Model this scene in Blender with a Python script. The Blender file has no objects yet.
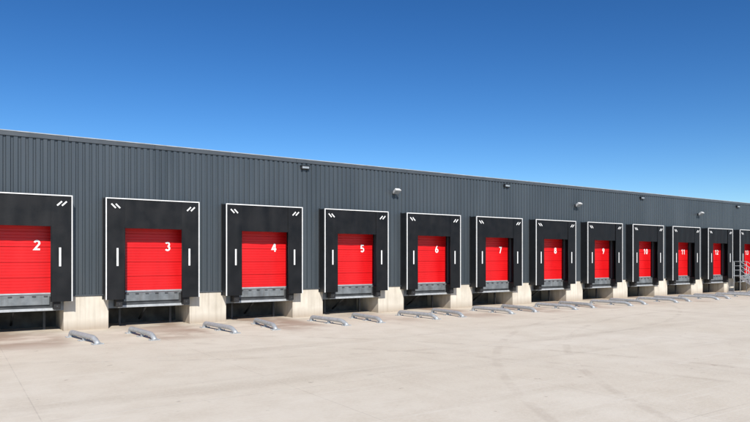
import bpy, math, random
from mathutils import Vector, Matrix, noise as mnoise
import bmesh
random.seed(7)
ZOOM=None
S=4.5; CAMH=2.57; YF=24.2; YW=24.74; ZTOP=6.93
THETA=math.atan(631/937)
scene=bpy.context.scene
def dockx(n): return (n-1.97)*S
N0,N1=-1,19
XA=dockx(N0)-1.1; XB=dockx(N1)+4.5

# ---------------- materials ----------------
def newmat(name):
    m=bpy.data.materials.new(name); m.use_nodes=True
    nt=m.node_tree; b=nt.nodes['Principled BSDF']
    return m,nt,b
def N(nt,t,**k):
    n=nt.nodes.new(t)
    for a,v in k.items(): setattr(n,a,v)
    return n
def noisemat(name,c1,c2,scale=3,rough=.6,metal=0,bump=0.0,bscale=60,stretch=(1,1,1),detail=4,lo=.35,hi=.65,spec=.5,streak=0,grime=None,r2=None,foot=None):
    m,nt,b=newmat(name)
    geo=N(nt,'ShaderNodeNewGeometry'); mp=N(nt,'ShaderNodeMapping'); mp.inputs['Scale'].default_value=stretch
    nt.links.new(geo.outputs['Position'],mp.inputs['Vector'])
    nz=N(nt,'ShaderNodeTexNoise'); nz.inputs['Scale'].default_value=scale; nz.inputs['Detail'].default_value=detail
    nt.links.new(mp.outputs[0],nz.inputs['Vector'])
    r=N(nt,'ShaderNodeValToRGB'); r.color_ramp.elements[0].position=lo; r.color_ramp.elements[1].position=hi
    r.color_ramp.elements[0].color=(*c1,1); r.color_ramp.elements[1].color=(*c2,1)
    nt.links.new(nz.outputs[0],r.inputs[0]); col=r.outputs[0]
    if streak>0:   # vertical rain streaks
        mp2=N(nt,'ShaderNodeMapping'); mp2.inputs['Scale'].default_value=(7,7,.35)
        nt.links.new(geo.outputs['Position'],mp2.inputs['Vector'])
        n3=N(nt,'ShaderNodeTexNoise'); n3.inputs['Scale'].default_value=1; n3.inputs['Detail'].default_value=4
        nt.links.new(mp2.outputs[0],n3.inputs['Vector'])
        mr=N(nt,'ShaderNodeMapRange'); nt.links.new(n3.outputs[0],mr.inputs[0]); mr.inputs[1].default_value=.5; mr.inputs[2].default_value=.75; mr.inputs[4].default_value=streak
        mx=N(nt,'ShaderNodeMix',data_type='RGBA'); nt.links.new(mr.outputs[0],mx.inputs[0]); nt.links.new(col,mx.inputs[6])
        mx.inputs[7].default_value=(*(grime or (.1,.09,.08)),1); col=mx.outputs[2]
    if foot:   # splash dirt near the ground
        sp=N(nt,'ShaderNodeSeparateXYZ'); nt.links.new(geo.outputs['Position'],sp.inputs[0])
        ad=N(nt,'ShaderNodeMath',operation='MULTIPLY_ADD'); nt.links.new(nz.outputs[0],ad.inputs[0]); ad.inputs[1].default_value=-.5; nt.links.new(sp.outputs[2],ad.inputs[2])
        mr=N(nt,'ShaderNodeMapRange'); nt.links.new(ad.outputs[0],mr.inputs[0]); mr.inputs[1].default_value=-.22; mr.inputs[2].default_value=.16; mr.inputs[3].default_value=.6; mr.inputs[4].default_value=0
        mx=N(nt,'ShaderNodeMix',data_type='RGBA'); nt.links.new(mr.outputs[0],mx.inputs[0]); nt.links.new(col,mx.inputs[6])
        mx.inputs[7].default_value=(*foot,1); col=mx.outputs[2]
    nt.links.new(col,b.inputs['Base Color'])
    b.inputs['Roughness'].default_value=rough; b.inputs['Metallic'].default_value=metal
    if r2 is not None:
        mr=N(nt,'ShaderNodeMapRange'); nt.links.new(nz.outputs[0],mr.inputs[0]); mr.inputs[1].default_value=.35; mr.inputs[2].default_value=.65; mr.inputs[3].default_value=rough; mr.inputs[4].default_value=r2
        nt.links.new(mr.outputs[0],b.inputs['Roughness'])
    b.inputs['Specular IOR Level'].default_value=spec
    if bump>0:
        n2=N(nt,'ShaderNodeTexNoise'); n2.inputs['Scale'].default_value=bscale; n2.inputs['Detail'].default_value=4
        nt.links.new(geo.outputs['Position'],n2.inputs['Vector'])
        bp=N(nt,'ShaderNodeBump'); bp.inputs['Strength'].default_value=bump; bp.inputs['Distance'].default_value=.02
        nt.links.new(n2.outputs[0],bp.inputs['Height']); nt.links.new(bp.outputs[0],b.inputs['Normal'])
    return m
M_clad=noisemat('cladding_paint',(.044,.055,.065),(.058,.071,.083),scale=.8,rough=.34,stretch=(1,1,.15),spec=.55,streak=.3,grime=(.086,.094,.098))
M_cap=noisemat('capping_paint',(.055,.065,.075),(.07,.08,.09),scale=2,rough=.4)
M_capl=noisemat('capping_edge',(.30,.33,.35),(.40,.43,.45),scale=3,rough=.4)
M_conc=noisemat('precast_concrete',(.53,.48,.40),(.67,.615,.525),scale=1.8,rough=.85,bump=.25,stretch=(1,1,.6),lo=.3,hi=.62,streak=.45,grime=(.30,.25,.19),foot=(.26,.19,.13))
M_pit=noisemat('pit_concrete_darkened',(.07,.064,.058),(.14,.13,.115),scale=2.5,rough=.9,bump=.3)  # concrete tone lowered to darken the dock recess; shade put into the colour
M_black=noisemat('black_fabric',(.0035,.004,.005),(.007,.0075,.009),scale=2.2,rough=.45,r2=.6,bump=.08,bscale=18,spec=.3,streak=.25,grime=(.014,.014,.014))
M_blackside=noisemat('shelter_side_panel',(.007,.008,.010),(.011,.013,.016),scale=2,rough=.55)
M_rub=noisemat('bumper_rubber',(.008,.008,.009),(.018,.017,.017),scale=9,rough=.7)
M_white=noisemat('white_trim',(.70,.70,.69),(.80,.80,.78),scale=6,rough=.5)
M_red=noisemat('red_door_paint',(.62,.006,.009),(.69,.009,.012),scale=1.3,rough=.35,r2=.45,stretch=(1,1,.4),spec=.4,streak=.15,grime=(.44,.018,.018))
M_num=noisemat('number_vinyl',(.8,.8,.78),(.84,.84,.82),scale=8,rough=.45)
M_galv=noisemat('galvanised_steel',(.40,.42,.43),(.50,.52,.53),scale=9,rough=.5,metal=.3,r2=.6)
M_lev=noisemat('leveller_steel',(.14,.155,.165),(.23,.25,.26),scale=3,rough=.5,metal=.25,streak=.4,grime=(.08,.065,.05))
M_levd=noisemat('leveller_dark',(.03,.033,.036),(.06,.064,.068),scale=3,rough=.6)
M_alu=noisemat('aluminium_seal',(.45,.47,.48),(.55,.57,.58),scale=5,rough=.4,metal=.4)
M_roof=noisemat('roof_membrane',(.2,.2,.2),(.28,.28,.28),scale=1,rough=.8)
M_lamp=noisemat('lamp_housing',(.6,.6,.58),(.7,.7,.68),scale=6,rough=.4)
M_lampd=noisemat('lamp_housing_dark',(.015,.017,.02),(.03,.03,.033),scale=6,rough=.4)
M_glass=noisemat('lamp_glass',(.25,.28,.3),(.35,.38,.4),scale=6,rough=.1)
M_steeldoor=noisemat('steel_door_paint',(.06,.07,.08),(.075,.085,.095),scale=2,rough=.4)

# ---------------- mesh builder ----------------
class MB:
    def __init__(s): s.v=[]; s.f=[]; s.mi=[]; s.sm=[]
    def quad(s,pts,mi=0,sm=False):
        i=len(s.v); s.v+= [tuple(p) for p in pts]; s.f.append(tuple(range(i,i+len(pts)))); s.mi.append(mi); s.sm.append(sm)
    def box(s,x0,x1,y0,y1,z0,z1,mi=0,ch=0):
        if ch<=0:
            P=[(x0,y0,z0),(x1,y0,z0),(x1,y1,z0),(x0,y1,z0),(x0,y0,z1),(x1,y0,z1),(x1,y1,z1),(x0,y1,z1)]
            i=len(s.v); s.v+=P
            for q in [(3,2,1,0),(4,5,6,7),(0,1,5,4),(1,2,6,5),(2,3,7,6),(3,0,4,7)]:
                s.f.append(tuple(i+k for k in q)); s.mi.append(mi); s.sm.append(False)
        else:
            bm=bmesh.new(); bmesh.ops.create_cube(bm,size=1)
            for v in bm.verts:
                v.co=Vector(((x0+x1)/2+v.co.x*(x1-x0),(y0+y1)/2+v.co.y*(y1-y0),(z0+z1)/2+v.co.z*(z1-z0)))
            bmesh.ops.bevel(bm,geom=bm.edges[:],offset=ch,segments=2,affect='EDGES',profile=.5)
            s.addbm(bm,mi)
    def addbm(s,bm,mi,sm=False):
        i=len(s.v); bm.verts.index_update(); s.v+=[tuple(v.co) for v in bm.verts]
        for f in bm.faces:
            s.f.append(tuple(i+v.index for v in f.verts)); s.mi.append(mi); s.sm.append(sm)
        bm.free()
    def sweep(s,path,r,seg=12,mi=0,cap=True):
        path=[Vector(p) for p in path]; i0=len(s.v); n=len(path)
        for k,p in enumerate(path):
            d=(path[min(k+1,n-1)]-path[max(k-1,0)]).normalized()
            up=Vector((0,0,1)) if abs(d.z)<.9 else Vector((1,0,0))
            if hasattr(s,'side'): up=Vector(s.side)
            a=d.cross(up).normalized(); b=a.cross(d).normalized()
            for j in range(seg):
                t=2*math.pi*j/seg; s.v.append(tuple(p+a*math.cos(t)*r+b*math.sin(t)*r))
        for k in range(n-1):
            for j in range(seg):
                j2=(j+1)%seg
                s.f.append((i0+k*seg+j,i0+k*seg+j2,i0+(k+1)*seg+j2,i0+(k+1)*seg+j)); s.mi.append(mi); s.sm.append(True)
        if cap:
            s.f.append(tuple(i0+j for j in range(seg))); s.mi.append(mi); s.sm.append(False)
            s.f.append(tuple(i0+(n-1)*seg+j for j in reversed(range(seg)))); s.mi.append(mi); s.sm.append(False)
    def mesh(s,name,mats):
        me=bpy.data.meshes.new(name); me.from_pydata(s.v,[],s.f)
        for m in mats: me.materials.append(m)
        for p,mi,sm in zip(me.polygons,s.mi,s.sm): p.material_index=mi; p.use_smooth=sm
        bm=bmesh.new(); bm.from_mesh(me); bmesh.ops.recalc_face_normals(bm,faces=bm.faces[:]); bm.to_mesh(me); bm.free()
        return me
def obj(name,me,parent=None,loc=(0,0,0),rot=(0,0,0)):
    o=bpy.data.objects.new(name,me); scene.collection.objects.link(o); o.location=loc; o.rotation_euler=rot
    if parent: o.parent=parent
    return o
def empty(name,loc=(0,0,0)):
    o=bpy.data.objects.new(name,None); scene.collection.objects.link(o); o.location=loc; return o

# ---------------- ground ----------------
def ground():
    m,nt,b=newmat('concrete_yard'); L=nt.links.new
    geo=N(nt,'ShaderNodeNewGeometry'); sep=N(nt,'ShaderNodeSeparateXYZ'); L(geo.outputs['Position'],sep.inputs[0])
    def math_(op,a,b_=None,c=None,clamp=False):
        n=N(nt,'ShaderNodeMath',operation=op); n.use_clamp=clamp
        for i,v in enumerate((a,b_,c)):
            if v is None: continue
            if isinstance(v,(int,float)): n.inputs[i].default_value=v
            else: L(v,n.inputs[i])
        return n.outputs[0]
    def noise(scale,detail=5,st=(1,1,1),rot=0,rough=.55):
        mp=N(nt,'ShaderNodeMapping'); mp.inputs['Scale'].default_value=st; mp.inputs['Rotation'].default_value=(0,0,rot)
        L(geo.outputs['Position'],mp.inputs['Vector'])
        n=N(nt,'ShaderNodeTexNoise'); n.inputs['Scale'].default_value=scale; n.inputs['Detail'].default_value=detail; n.inputs['Roughness'].default_value=rough
        L(mp.outputs[0],n.inputs['Vector']); return n.outputs[0]
    def mr(v,a,b_,c=0,d=1):
        n=N(nt,'ShaderNodeMapRange'); n.interpolation_type='SMOOTHSTEP'; L(v,n.inputs[0])
        for i,x in enumerate((a,b_,c,d)): n.inputs[i+1].default_value=x
        return n.outputs[0]
    def mix(f,c1,c2,mode='MIX'):
        n=N(nt,'ShaderNodeMix',data_type='RGBA',blend_type=mode)
        if isinstance(f,(int,float)): n.inputs[0].default_value=f
        else: L(f,n.inputs[0])
        for i,c in ((6,c1),(7,c2)):
            if isinstance(c,tuple): n.inputs[i].default_value=(*c,1)
            else: L(c,n.inputs[i])
        return n.outputs[2]
    big=noise(.12,4); med=noise(.9,6,rough=.65); fine=noise(14,5); st1=noise(.35,5,(.18,1.6,1),rot=.12); st2=noise(.5,5,(1.5,.15,1),rot=-.25)
    c=mix(mr(big,.35,.65),(.74,.655,.525),(.79,.71,.585))
    c=mix(mr(med,.35,.7,.0,.55),c,(.63,.54,.42))
    c=mix(mr(st1,.52,.72,0,.45),c,(.54,.46,.355))
    c=mix(mr(st2,.55,.75,0,.4),c,(.56,.475,.37))
    c=mix(mr(fine,.35,.7,0,.3),c,(.83,.76,.64))
    sc=noise(2.2,6,(.12,2.5,1),rot=.5)
    c=mix(mr(sc,.58,.7,0,.35),c,(.85,.79,.68))
    oil=noise(3.3,3)
    c=mix(mr(oil,.66,.76,0,.4),c,(.30,.23,.17))
    def ring(cx,cy,r,w,a):
        dx=math_('SUBTRACT',sep.outputs[0],cx); dy=math_('SUBTRACT',sep.outputs[1],cy)
        d=math_('SQRT',math_('ADD',math_('MULTIPLY',dx,dx),math_('MULTIPLY',dy,dy)))
        k=math_('ABSOLUTE',math_('SUBTRACT',d,r)); return math_('MULTIPLY',mr(k,w*.4,w,1,0),math_('MULTIPLY',mr(med,.38,.6),a))
    for cx,cy,r,w,a in ((-8,2,22,.16,.22),(-8,2,24.1,.16,.2),(30,-6,25.5,.15,.22),(30,-6,23.6,.15,.22),(16,40,26.5,.14,.2),(55,3,19,.2,.22),(55,3,21.1,.2,.2)):
        c=mix(ring(cx,cy,r,w,a),c,(.44,.36,.28))
    X=sep.outputs[0]; Y=sep.outputs[1]
    ph=math_('MULTIPLY',math_('SUBTRACT',X,dockx(3)+1.8),2*math.pi/S)
    per=mr(math_('COSINE',ph),-.45,.55)
    yb=math_('MULTIPLY',mr(Y,19.3,21.8),1.0)
    patch=mr(noise(.55,5),.35,.56)
    vary=mr(noise(.16,2),.35,.6,.4,1)
    stn=math_('MULTIPLY',math_('MULTIPLY',math_('MULTIPLY',per,yb),patch),vary)
    c=mix(math_('MULTIPLY',stn,.8),c,(.32,.20,.14))
    band=math_('MULTIPLY',mr(Y,19.5,24.5),mr(med,.4,.6,.3,.7))
    c=mix(math_('MULTIPLY',band,.45),c,(.46,.37,.28))
    def joint(coord,period,w,off=0):
        f=math_('FRACT',math_('DIVIDE',math_('ADD',coord,off+500),period))
        d=math_('MULTIPLY',math_('ABSOLUTE',math_('SUBTRACT',f,.5)),period)
        return math_('LESS_THAN',d,w)
    j=math_('MAXIMUM',joint(X,4.5,.010,.55),joint(Y,5.6,.012,1.2))
    c=mix(math_('MULTIPLY',j,math_('MULTIPLY',mr(med,.35,.6,.3,1),.28)),c,(.35,.30,.25))
    L(c,b.inputs['Base Color']); b.inputs['Roughness'].default_value=.9; b.inputs['Specular IOR Level'].default_value=.2
    bp=N(nt,'ShaderNodeBump'); bp.inputs['Strength'].default_value=.25; bp.inputs['Distance'].default_value=.02
    L(math_('ADD',fine,math_('MULTIPLY',j,-.4)),bp.inputs['Height']); L(bp.outputs[0],b.inputs['Normal'])
    g=MB(); g.quad([(-2500,-2500,0),(2500,-2500,0),(2500,2500,0),(-2500,2500,0)])
    obj('ground',g.mesh('ground',[m]))
ground()

# ---------------- warehouse ----------------
wh=empty('warehouse',(0,0,0))
R0,R1=.42,3.0
P0,P1=.2,3.2
ZF=1.30; ZD=4.25; ZC=1.25
def clad(mb,xa,xb,z0,z1,y=YW,per=.225,dep=.042):
    k=math.floor(xa/per); pts=[]
    while k*per<xb+per:
        x=k*per
        for dx,dy in ((0,0),(.12,0),(.145,dep),(.20,dep)): pts.append((x+dx,y-dep+dy))
        k+=1
    def yat(x):
        for (a,ya),(b,yb) in zip(pts,pts[1:]):
            if a<=x<=b and b>a: return ya+(yb-ya)*(x-a)/(b-a)
        return y
    P=[(xa,yat(xa))]+[p for p in pts if xa<p[0]<xb]+[(xb,yat(xb))]
    for (a,ya),(b,yb) in zip(P,P[1:]):
        mb.quad([(a,ya,z0),(b,yb,z0),(b,yb,z1),(a,ya,z1)])
cl=MB(); prev=XA
ZK=ZTOP-.16
for n in range(N0,N1+1):
    x=dockx(n); clad(cl,prev,x+R0,ZC,ZK); clad(cl,x+R0,x+R1,ZD,ZK); prev=x+R1
clad(cl,prev,XB,ZC,ZK)
obj('cladding',cl.mesh('cladding',[M_clad]),wh)
co=MB()
prev=XA
for n in range(N0,N1+1):
    x=dockx(n); co.box(prev,x+R0,YW+.004,YW+.25,ZC,ZK); co.box(x+R0,x+R1,YW+.004,YW+.25,ZD,ZK); prev=x+R1
co.box(prev,XB,YW+.004,YW+.25,ZC,ZK)
co.box(XA,XA+.25,YW+.25,YW+60,0,ZK); co.box(XB-.25,XB,YW+.25,YW+60,0,ZK); co.box(XA+.25,XB-.25,YW+59.7,YW+60,0,ZK)
obj('walls',co.mesh('walls',[M_clad]),wh)
rf=MB(); rf.box(XA+.25,XB-.25,YW+.25,YW+59.7,6.3,6.5); obj('roof',rf.mesh('roof',[M_roof]),wh)
cp=MB()
x=XA-.05
while x<XB:
    x2=min(x+3.0,XB+.05)
    cp.box(x+.004,x2-.004,YW-.075,YW+.32,ZK-.02,ZTOP-.03,0); x=x2
cp.box(XA-.06,XB+.06,YW-.09,YW+.33,ZTOP-.03,ZTOP,1)
obj('parapet_capping',cp.mesh('parapet_capping',[M_cap,M_capl]),wh)
bf=MB(); prev=XA
for n in range(N0,N1+1):
    x=dockx(n); bf.box(prev,x+P0,YW-.065,YW+.003,ZC-.03,ZC+.015); prev=x+P1
bf.box(prev,XB,YW-.065,YW+.003,ZC-.03,ZC+.015)
obj('base_flashing',bf.mesh('base_flashing',[M_cap]),wh)
pl=MB(); prev=XA
for n in range(N0,N1+1):
    x=dockx(n); pl.box(prev,x+P0,YW-.025,YW+2.2,-.2,ZC-.032,0,.018); prev=x+P1
pl.box(prev,XB,YW-.025,YW+2.2,-.2,ZC-.032,0,.018)
obj('plinth',pl.mesh('plinth',[M_conc]),wh)
pb=MB()
for n in range(N0,N1+1):
    x=dockx(n); pb.box(x+P0-.1,x+P1+.1,YW+1.9,YW+2.1,-.1,ZF-.25)
    pb.box(x+P0,x+P1,YW+.45,YW+1.89,ZF-.25,ZF-.02)
obj('pit_walls',pb.mesh('pit_walls',[M_pit]),wh)
fl=MB(); fl.box(XA+.3,XB-.3,YW+2.21,YW+59,ZF-.2,ZF-.02); obj('floor_slab',fl.mesh('floor_slab',[M_pit]),wh)

# ---------------- dock parts ----------------
W=3.42; ZS0,ZS1=1.08,4.77
def shelter_frame():
    m=MB()
    m.box(.012,.05,YF+.03,YW-.045,ZS0,ZS1-.05,0); m.box(W-.05,W-.012,YF+.03,YW-.045,ZS0,ZS1-.05,0)
    m.box(.012,W-.012,YF+.03,YW-.045,ZS1-.05,ZS1-.01,0)
    m.box(-.03,.06,YW-.046,YW-.041,ZS0,ZS1+.03,0)
    e=.036
    m.box(0,e,YF-.012,YF+.028,ZS0,ZS1,1); m.box(W-e,W,YF-.012,YF+.028,ZS0,ZS1,1); m.box(e,W-e,YF-.012,YF+.028,ZS1-e,ZS1,1)
    m.box(.06,.34,YW-.12,YW-.05,ZS0,ZS1-.06,0); m.box(W-.34,W-.06,YW-.12,YW-.05,ZS0,ZS1-.06,0)
    return m.mesh('shelter_frame',[M_blackside,M_white])
ME_frame=shelter_frame()
def curtains(seed):
    m=MB()
    def sheet(x0,x1,z0,z1,y,nx,nz,amp,fx,fz,ragged=0):
        g=[[None]*(nx+1) for _ in range(nz+1)]
        for k in range(nz+1):
            for i in range(nx+1):
                u=i/nx; w=k/nz; X=x0+(x1-x0)*u; Z=z0+(z1-z0)*w
                edge=min(1,min(u,1-u)*12)
                d=mnoise.noise(Vector((X*fx+seed*7.3,Z*fz,seed)))*amp
                if k==0: Z+=ragged*mnoise.noise(Vector((X*2+seed*3,3,0)))
                g[k][i]=len(m.v); m.v.append((X,y+d*edge,Z))
        for k in range(nz):
            for i in range(nx):
                m.f.append((g[k][i],g[k][i+1],g[k+1][i+1],g[k+1][i])); m.mi.append(0); m.sm.append(True)
    e=.036
    sheet(e,W-e,3.68,ZS1-e,YF+.024,50,12,.03,2.6,.6,ragged=.012)
    sheet(e,.66,ZS0,ZS1-e,YF+.004,8,36,.022,2.2,1.1)
    sheet(W-.68,W-e,ZS0,ZS1-e,YF+.004,8,36,.022,2.2,1.1)
    m.sweep([(.66,YF+.006,ZS0),(.66,YF+.006,3.70)],.013,6,0)
    m.sweep([(W-.68,YF+.006,ZS0),(W-.68,YF+.006,3.70)],.013,6,0)
    for xc in (.40,W-.40):
        m.box(xc-.033,xc+.033,YF-.024,YF-.019,2.30,2.95,1)
    for sgn,cx in ((1,.30),(-1,W-.30)):
        for off in (0,.15):
            a=Vector((cx+sgn*(-.11+off),0,4.55)); b=Vector((cx+sgn*(.04+off),0,4.40))
            d=(b-a).normalized(); nrm=Vector((-d.z,0,d.x))*.026
            q=[a+nrm,b+nrm,b-nrm,a-nrm]
            m.quad([(p.x,YF-.022,p.z) for p in q],1)
    return m.mesh('curtains',[M_black,M_white])
YD=YW+.11
def door_mesh():
    m=MB(); y=YD; z=ZF+.07; P=[]
    per=.105; k=0
    while z<ZD+.1:
        for dz,dy in ((0,0),(.075,0),(.085,.008),(.098,.008)):
            P.append((z+dz,y+dy))
        z+=per; k+=1
        if k%5==0:
            P.append((z-.002,y)); P.append((z+.002,y+.03)); P.append((z+.010,y+.03)); P.append((z+.012,y)); z+=.014
    for (a,ya),(b,yb) in zip(P,P[1:]):
        m.quad([(R0,ya,a),(R1,ya,a),(R1,yb,b),(R0,yb,b)])
    m.box(R0,R1,y-.012,y+.03,ZF+.012,ZF+.068,1)
    m.box(R0,R0+.05,y-.06,y-.014,ZF,ZD,1); m.box(R1-.03,R1,y-.06,y-.014,ZF,ZD,2)
    m.box(R0+.05,R1-.03,y+.06,y+.08,ZF,ZD,2)
    return m.mesh('door_panel',[M_red,M_alu,M_blackside])
ME_door=door_mesh()
def lev_mesh(drop):
    m=MB(); a,b=.62,2.82
    y=YW-.10
    m.box(a,b,y,YW+1.25,ZF-.06,ZF-.005,0)
    m.box(a+.08,b-.08,y-.045,y-.004,ZF-.32-drop,ZF-.012,0,.006)
    for i in range(6):
        xx=a+.2+i*(b-a-.4)/5; m.box(xx-.06,xx+.06,y-.075,y-.046,ZF-.06,ZF-.02,2,.004)
    m.box(a,b,y+.02,y+.08,ZF-.46,ZF-.061,2)
    m.box(a-.12,b+.12,y-.02,y+.06,ZF-.55,ZF-.461,1,.006)
    m.box(P0+.0,a-.002,YW-.02,YW+.3,ZF-.56,ZF-.03,0); m.box(b+.002,P1,YW-.02,YW+.3,ZF-.56,ZF-.03,0)
    m.box(P0,a-.004,YW-.03,YW+.3,ZF-.028,ZF,1); m.box(b+.004,P1,YW-.03,YW+.3,ZF-.028,ZF,1)
    m.sweep([(1.7,YW+1.7,.15),(1.7,YW+.5,ZF-.5)],.045,8,2)
    m.box(a+.1,a+.18,YW+.8,YW+.88,0,ZF-.46,2); m.box(b-.18,b-.1,YW+.8,YW+.88,0,ZF-.46,2)
    return m.mesh('dock_leveller',[M_lev,M_galv,M_levd])
ME_lev=[lev_mesh(0),lev_mesh(.05),lev_mesh(.02)]
def bump_mesh():
    m=MB()
    for xc in (.50,2.95):
        m.box(xc-.13,xc+.13,YW-.055,YW-.022,ZF-.50,ZF-.0,1)
        m.box(xc-.11,xc+.11,YF+.12,YW-.056,ZF-.50,ZF-.03,0,.02)
        for zz in (ZF-.39,ZF-.11):
            m.sweep([(xc,YF+.11,zz),(xc,YF+.13,zz)],.025,8,1)
    return m.mesh('bumpers',[M_rub,M_levd])
ME_bump=bump_mesh()
# --- stencil digits drawn as ribbons (unit height 1, width .6) ---
def arc(cx,cz,rx,rz,a0,a1,k=14):
    return [(cx+rx*math.cos(math.radians(a0+(a1-a0)*i/k)),cz+rz*math.sin(math.radians(a0+(a1-a0)*i/k))) for i in range(k+1)]
HW=.088
DIG={
 '0':[(arc(.3,.5,.21,.41,0,360,28),True)],
 '1':[([(.08,.72),(.30,.91),(.30,.91)],False),([(.345,0),(.345,1.0)],False)],
 '2':[(arc(.3,.69,.205,.22,165,-25,14)+[(.10,.088),(.56,.088)],False)],
 '3':[(arc(.28,.705,.19,.205,150,-80,12),False),(arc(.28,.295,.215,.21,85,-150,14),False)],
 '4':[([(.40,.97),(.06,.30),(.60,.30)],False),([(.42,0),(.42,.92)],False)],
 '5':[([(.52,.912),(.15,.912),(.115,.52)]+arc(.29,.32,.215,.232,120,-150,14),False)],
 '6':[([(.40,.98),(.22,.70),(.11,.42)],False),(arc(.3,.30,.205,.215,0,360,24),True)],
 '7':[([(.04,.912),(.50,.912),(.20,0)],False)],
 '8':[(arc(.3,.715,.17,.195,0,360,22),True),(arc(.3,.295,.21,.21,0,360,24),True)],
 '9':[([(.20,.02),(.38,.30),(.49,.58)],False),(arc(.3,.70,.205,.215,0,360,24),True)],
}
def ribbon(m,pts,closed,x0,h,y):
    P=[]
    for p in pts:
        if not P or (Vector(p)-P[-1]).length>1e-5: P.append(Vector(p))
    if closed: P=P[:-1] if (P[0]-P[-1]).length<1e-4 else P
    n=len(P); Lf=[];Rt=[]
    for i,p in enumerate(P):
        if closed: a,c=P[i-1],P[(i+1)%n]
        else: a,c=(P[i-1] if i>0 else None),(P[i+1] if i<n-1 else None)
        d1=(p-a).normalized() if a is not None else None; d2=(c-p).normalized() if c is not None else None
        if d1 is None: d1=d2
        if d2 is None: d2=d1
        n1=Vector((-d1.y,d1.x)); n2=Vector((-d2.y,d2.x)); mi=(n1+n2)
        mi=mi.normalized() if mi.length>1e-4 else n1
        k=min(1/max(mi.dot(n1),.45),2.2)
        Lf.append(p+mi*HW*k); Rt.append(p-mi*HW*k)
    rng=range(n if closed else n-1)
    for i in rng:
        j=(i+1)%n
        m.quad([(x0+q.x*h,y,q.y*h) for q in (Lf[i],Rt[i],Rt[j],Lf[j])])
def number_mesh(s):
    m=MB(); h=.36; adv=.70*h; tot=adv*len(s)-.1*h
    for c,ch in enumerate(s):
        for k,(pts,cl_) in enumerate(DIG[ch]): ribbon(m,pts,cl_,-tot/2+c*adv,h,-.004-.002*k)
    return m.mesh('number',[M_num])
for n in range(N0,N1+1):
    d=empty('loading_dock',(dockx(n),0,0))
    obj('shelter_frame',ME_frame,d); obj('curtains',curtains(n+3),d); obj('door_panel',ME_door,d)
    obj('dock_leveller',random.choice(ME_lev),d); obj('bumpers',ME_bump,d)
    num=n if n>0 else 20-n
    obj('number',number_mesh(str(num)),d,(2.38,YD,2.86))

# ---------------- wheel guides ----------------
def guide_mesh():
    m=MB(); r=.08; h=.165; LN=2.45
    def arc3(cy,cz,R,a0,a1,k=6):
        return [(0,cy+R*math.cos(a0+(a1-a0)*i/k),cz+R*math.sin(a0+(a1-a0)*i/k)) for i in range(k+1)]
    path=[(0,0,-.02)]+arc3(-.14,h-.14,.14,0,math.pi/2)+[(0,-LN+.5,h)]+[(0,-LN+.38,h-.01),(0,-LN+.25,h-.04),(0,-LN+.1,h-.11),(0,-LN,-.02)]
    m.side=(1,0,0)
    m.sweep(path,r,14,0)
    for yy in (-.02,-LN/2,-LN+.06):
        m.box(-.16,.16,yy-.12,yy+.12,0.0,.015,0,.003)
        for sx in (-.13,.13):
            for sy in (-.08,.08): m.box(sx-.018,sx+.018,yy+sy-.018,yy+sy+.018,.015,.035,0)
    m.box(-.04,.04,-LN/2-.05,-LN/2+.05,.015,h-.06,0)
    return m.mesh('wheel_guide',[M_galv])
ME_g=guide_mesh()
for n in range(N0,N1+1):
    x=dockx(n)
    al,ar,dl,dr,yl,yr=-5,5,.80,3.22,23.2,23.05
    if n==3: al,dl,yl=5,.50,22.75
    if n==2: ar,dr,yr=10,3.18,22.75
    if n==3: ar=7
    obj('wheel_guide',ME_g,None,(x+dl+random.uniform(-.04,.04),yl+random.uniform(-.06,.06),0),(0,0,math.radians(al+random.uniform(-1.2,1.2))))
    obj('wheel_guide',ME_g,None,(x+dr+random.uniform(-.04,.04),yr+random.uniform(-.06,.06),0),(0,0,math.radians(ar+random.uniform(-1.2,1.2))))

# ---------------- lamps ----------------
def flood():
    m=MB()
    m.box(-.05,.05,-.06,0,-.06,.10,1)
    m.sweep([(0,-.05,.03),(0,-.22,.10)],.022,8,1)
    bm=bmesh.new(); bmesh.ops.create_cube(bm,size=1)
    for v in bm.verts:
        f=1.0 if v.co.z<0 else .72
        v.co=Vector((v.co.x*.36*f,v.co.y*.30*f,v.co.z*.15))
    bmesh.ops.bevel(bm,geom=bm.edges[:],offset=.015,segments=2,affect='EDGES')
    T=Matrix.Translation((0,-.27,.08))@Matrix.Rotation(math.radians(-35),4,'X')
    bmesh.ops.transform(bm,matrix=T,verts=bm.verts[:])
    m.addbm(bm,0)
    bm=bmesh.new(); bmesh.ops.create_cube(bm,size=1)
    for v in bm.verts: v.co=Vector((v.co.x*.30,v.co.y*.24,v.co.z*.01))
    bmesh.ops.transform(bm,matrix=T@Matrix.Translation((0,0,-.082)),verts=bm.verts[:])
    m.addbm(bm,2)
    return m
ME_fl=flood().mesh('flood_light',[M_lamp,M_lampd,M_glass])
for x in (17.7,31.1,44.6,58.2): obj('flood_light',ME_fl,None,(x,YW-.045,5.72))
def bulkhead():
    m=MB(); m.box(-.2,.2,-.12,0,-.07,.07,0,.02); m.box(-.16,.16,-.135,-.121,-.045,.045,1,.004); m.box(-.22,.22,-.15,0,.071,.085,0)
    return m.mesh('wall_lamp',[M_lampd,M_glass])
ME_bk=bulkhead()
for x in (12.9,25.3,37.8,50.2): obj('wall_lamp',ME_bk,None,(x,YW-.045,6.55))

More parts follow.
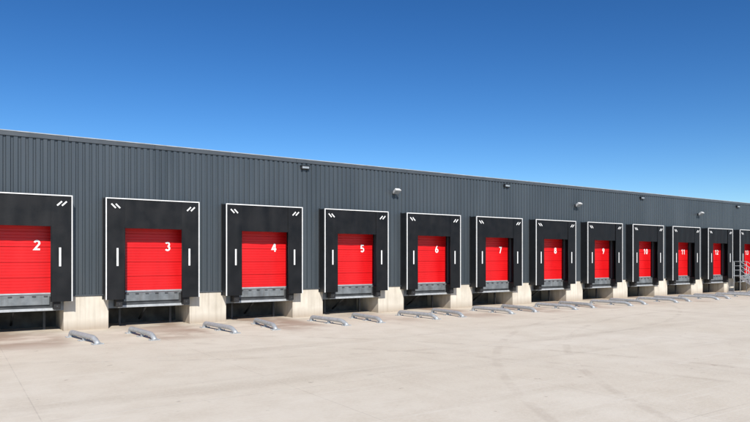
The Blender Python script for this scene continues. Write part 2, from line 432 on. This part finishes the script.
# ---------------- access stairs in gap 12/13 ----------------
st=empty('access_stairs',(dockx(12)+W+.54,0,0))
m=MB(); hw=.46; yp=YF-.5
m.box(-hw,hw,yp,YW-.08,ZF-.05,ZF,0)
ns=7; rise=ZF/ns; go=.28
for i in range(1,ns):
    z=ZF-rise*i; y=yp-go*i; m.box(-hw+.05,hw-.05,y,y+go+.02,z-.035,z,0)
ye=yp-go*ns
for sx in (-hw,hw-.045):
    m.quad([(sx,yp,ZF+.02),(sx,ye,0.02),(sx,ye+.25,-.0),(sx,yp,ZF-.24)],0)
    m.quad([(sx+.045,yp,ZF+.02),(sx+.045,ye,0.02),(sx+.045,ye+.25,-.0),(sx+.045,yp,ZF-.24)],0)
    m.quad([(sx,yp,ZF+.02),(sx+.045,yp,ZF+.02),(sx+.045,ye,.02),(sx,ye,.02)],0)
obj('treads',m.mesh('treads',[M_galv]),st)
m=MB()
for sx in (-hw,hw):
    for h in (1.05,.72,.4):
        m.sweep([(sx,YW-.15,ZF+h),(sx,yp,ZF+h),(sx,ye+.15,h+.08)],.024,8)
    for k in range(3):
        y=yp+(YW-.15-yp)*k/2; m.sweep([(sx,y,0 if k<2 else ZF),(sx,y,ZF+1.05)],.024,8)
    for k in (.33,.66,1):
        y=yp+(ye+.15-yp)*k; z=ZF+(.08-ZF)*k; m.sweep([(sx,y,z-.05),(sx,y,z+1.05)],.024,8)
obj('handrails',m.mesh('handrails',[M_galv]),st)
m=MB(); m.box(-.42,.42,YW-.09,YW-.05,ZF+.01,ZF+2.15,0,.004); m.box(.28,.36,YW-.14,YW-.09,ZF+1.0,ZF+1.04,1)
obj('personnel_door',m.mesh('personnel_door',[M_steeldoor,M_alu]),st)

# ---------------- light ----------------
EL=math.radians(37); AZ=math.radians(18)
sd=Vector((-math.sin(AZ)*math.cos(EL),-math.cos(AZ)*math.cos(EL),math.sin(EL)))
sl=bpy.data.lights.new('sun','SUN'); sl.energy=5.0; sl.angle=math.radians(.5); sl.color=(1,.955,.88)
so=bpy.data.objects.new('sun',sl); scene.collection.objects.link(so); so.location=(0,0,40)
so.rotation_euler=(-sd).to_track_quat('-Z','Y').to_euler()
w=bpy.data.worlds.new('World'); scene.world=w; w.use_nodes=True; nt=w.node_tree
bg=nt.nodes['Background']; sk=nt.nodes.new('ShaderNodeTexSky'); sk.sky_type='NISHITA'; sk.sun_disc=False
sk.sun_elevation=EL; sk.sun_rotation=math.radians(180)+AZ; sk.altitude=1300; sk.air_density=1.0; sk.dust_density=.2; sk.ozone_density=3.0
hs=nt.nodes.new('ShaderNodeHueSaturation'); hs.inputs['Saturation'].default_value=1.24; hs.inputs['Hue'].default_value=.5
gm=nt.nodes.new('ShaderNodeGamma'); gm.inputs[1].default_value=1.28
nt.links.new(sk.outputs[0],hs.inputs['Color']); nt.links.new(hs.outputs[0],gm.inputs[0]); nt.links.new(gm.outputs[0],bg.inputs[0]); bg.inputs[1].default_value=.07

# ---------------- camera ----------------
cam=bpy.data.cameras.new('camera'); co_=bpy.data.objects.new('camera',cam); scene.collection.objects.link(co_)
co_.location=(0,0,CAMH); co_.rotation_euler=(math.pi/2,0,-THETA)
cam.lens=631/750*36; cam.sensor_width=36; cam.shift_y=47.5/750; cam.clip_end=6000; cam.clip_start=.1
if ZOOM:
    cx,cy,k=ZOOM; cam.lens*=k; cam.shift_x=(cx-375)/750*k; cam.shift_y=k*47.5/750+(211-cy)/750*k
scene.camera=co_
scene.view_settings.view_transform='Standard'; scene.view_settings.look='None'; scene.view_settings.exposure=0
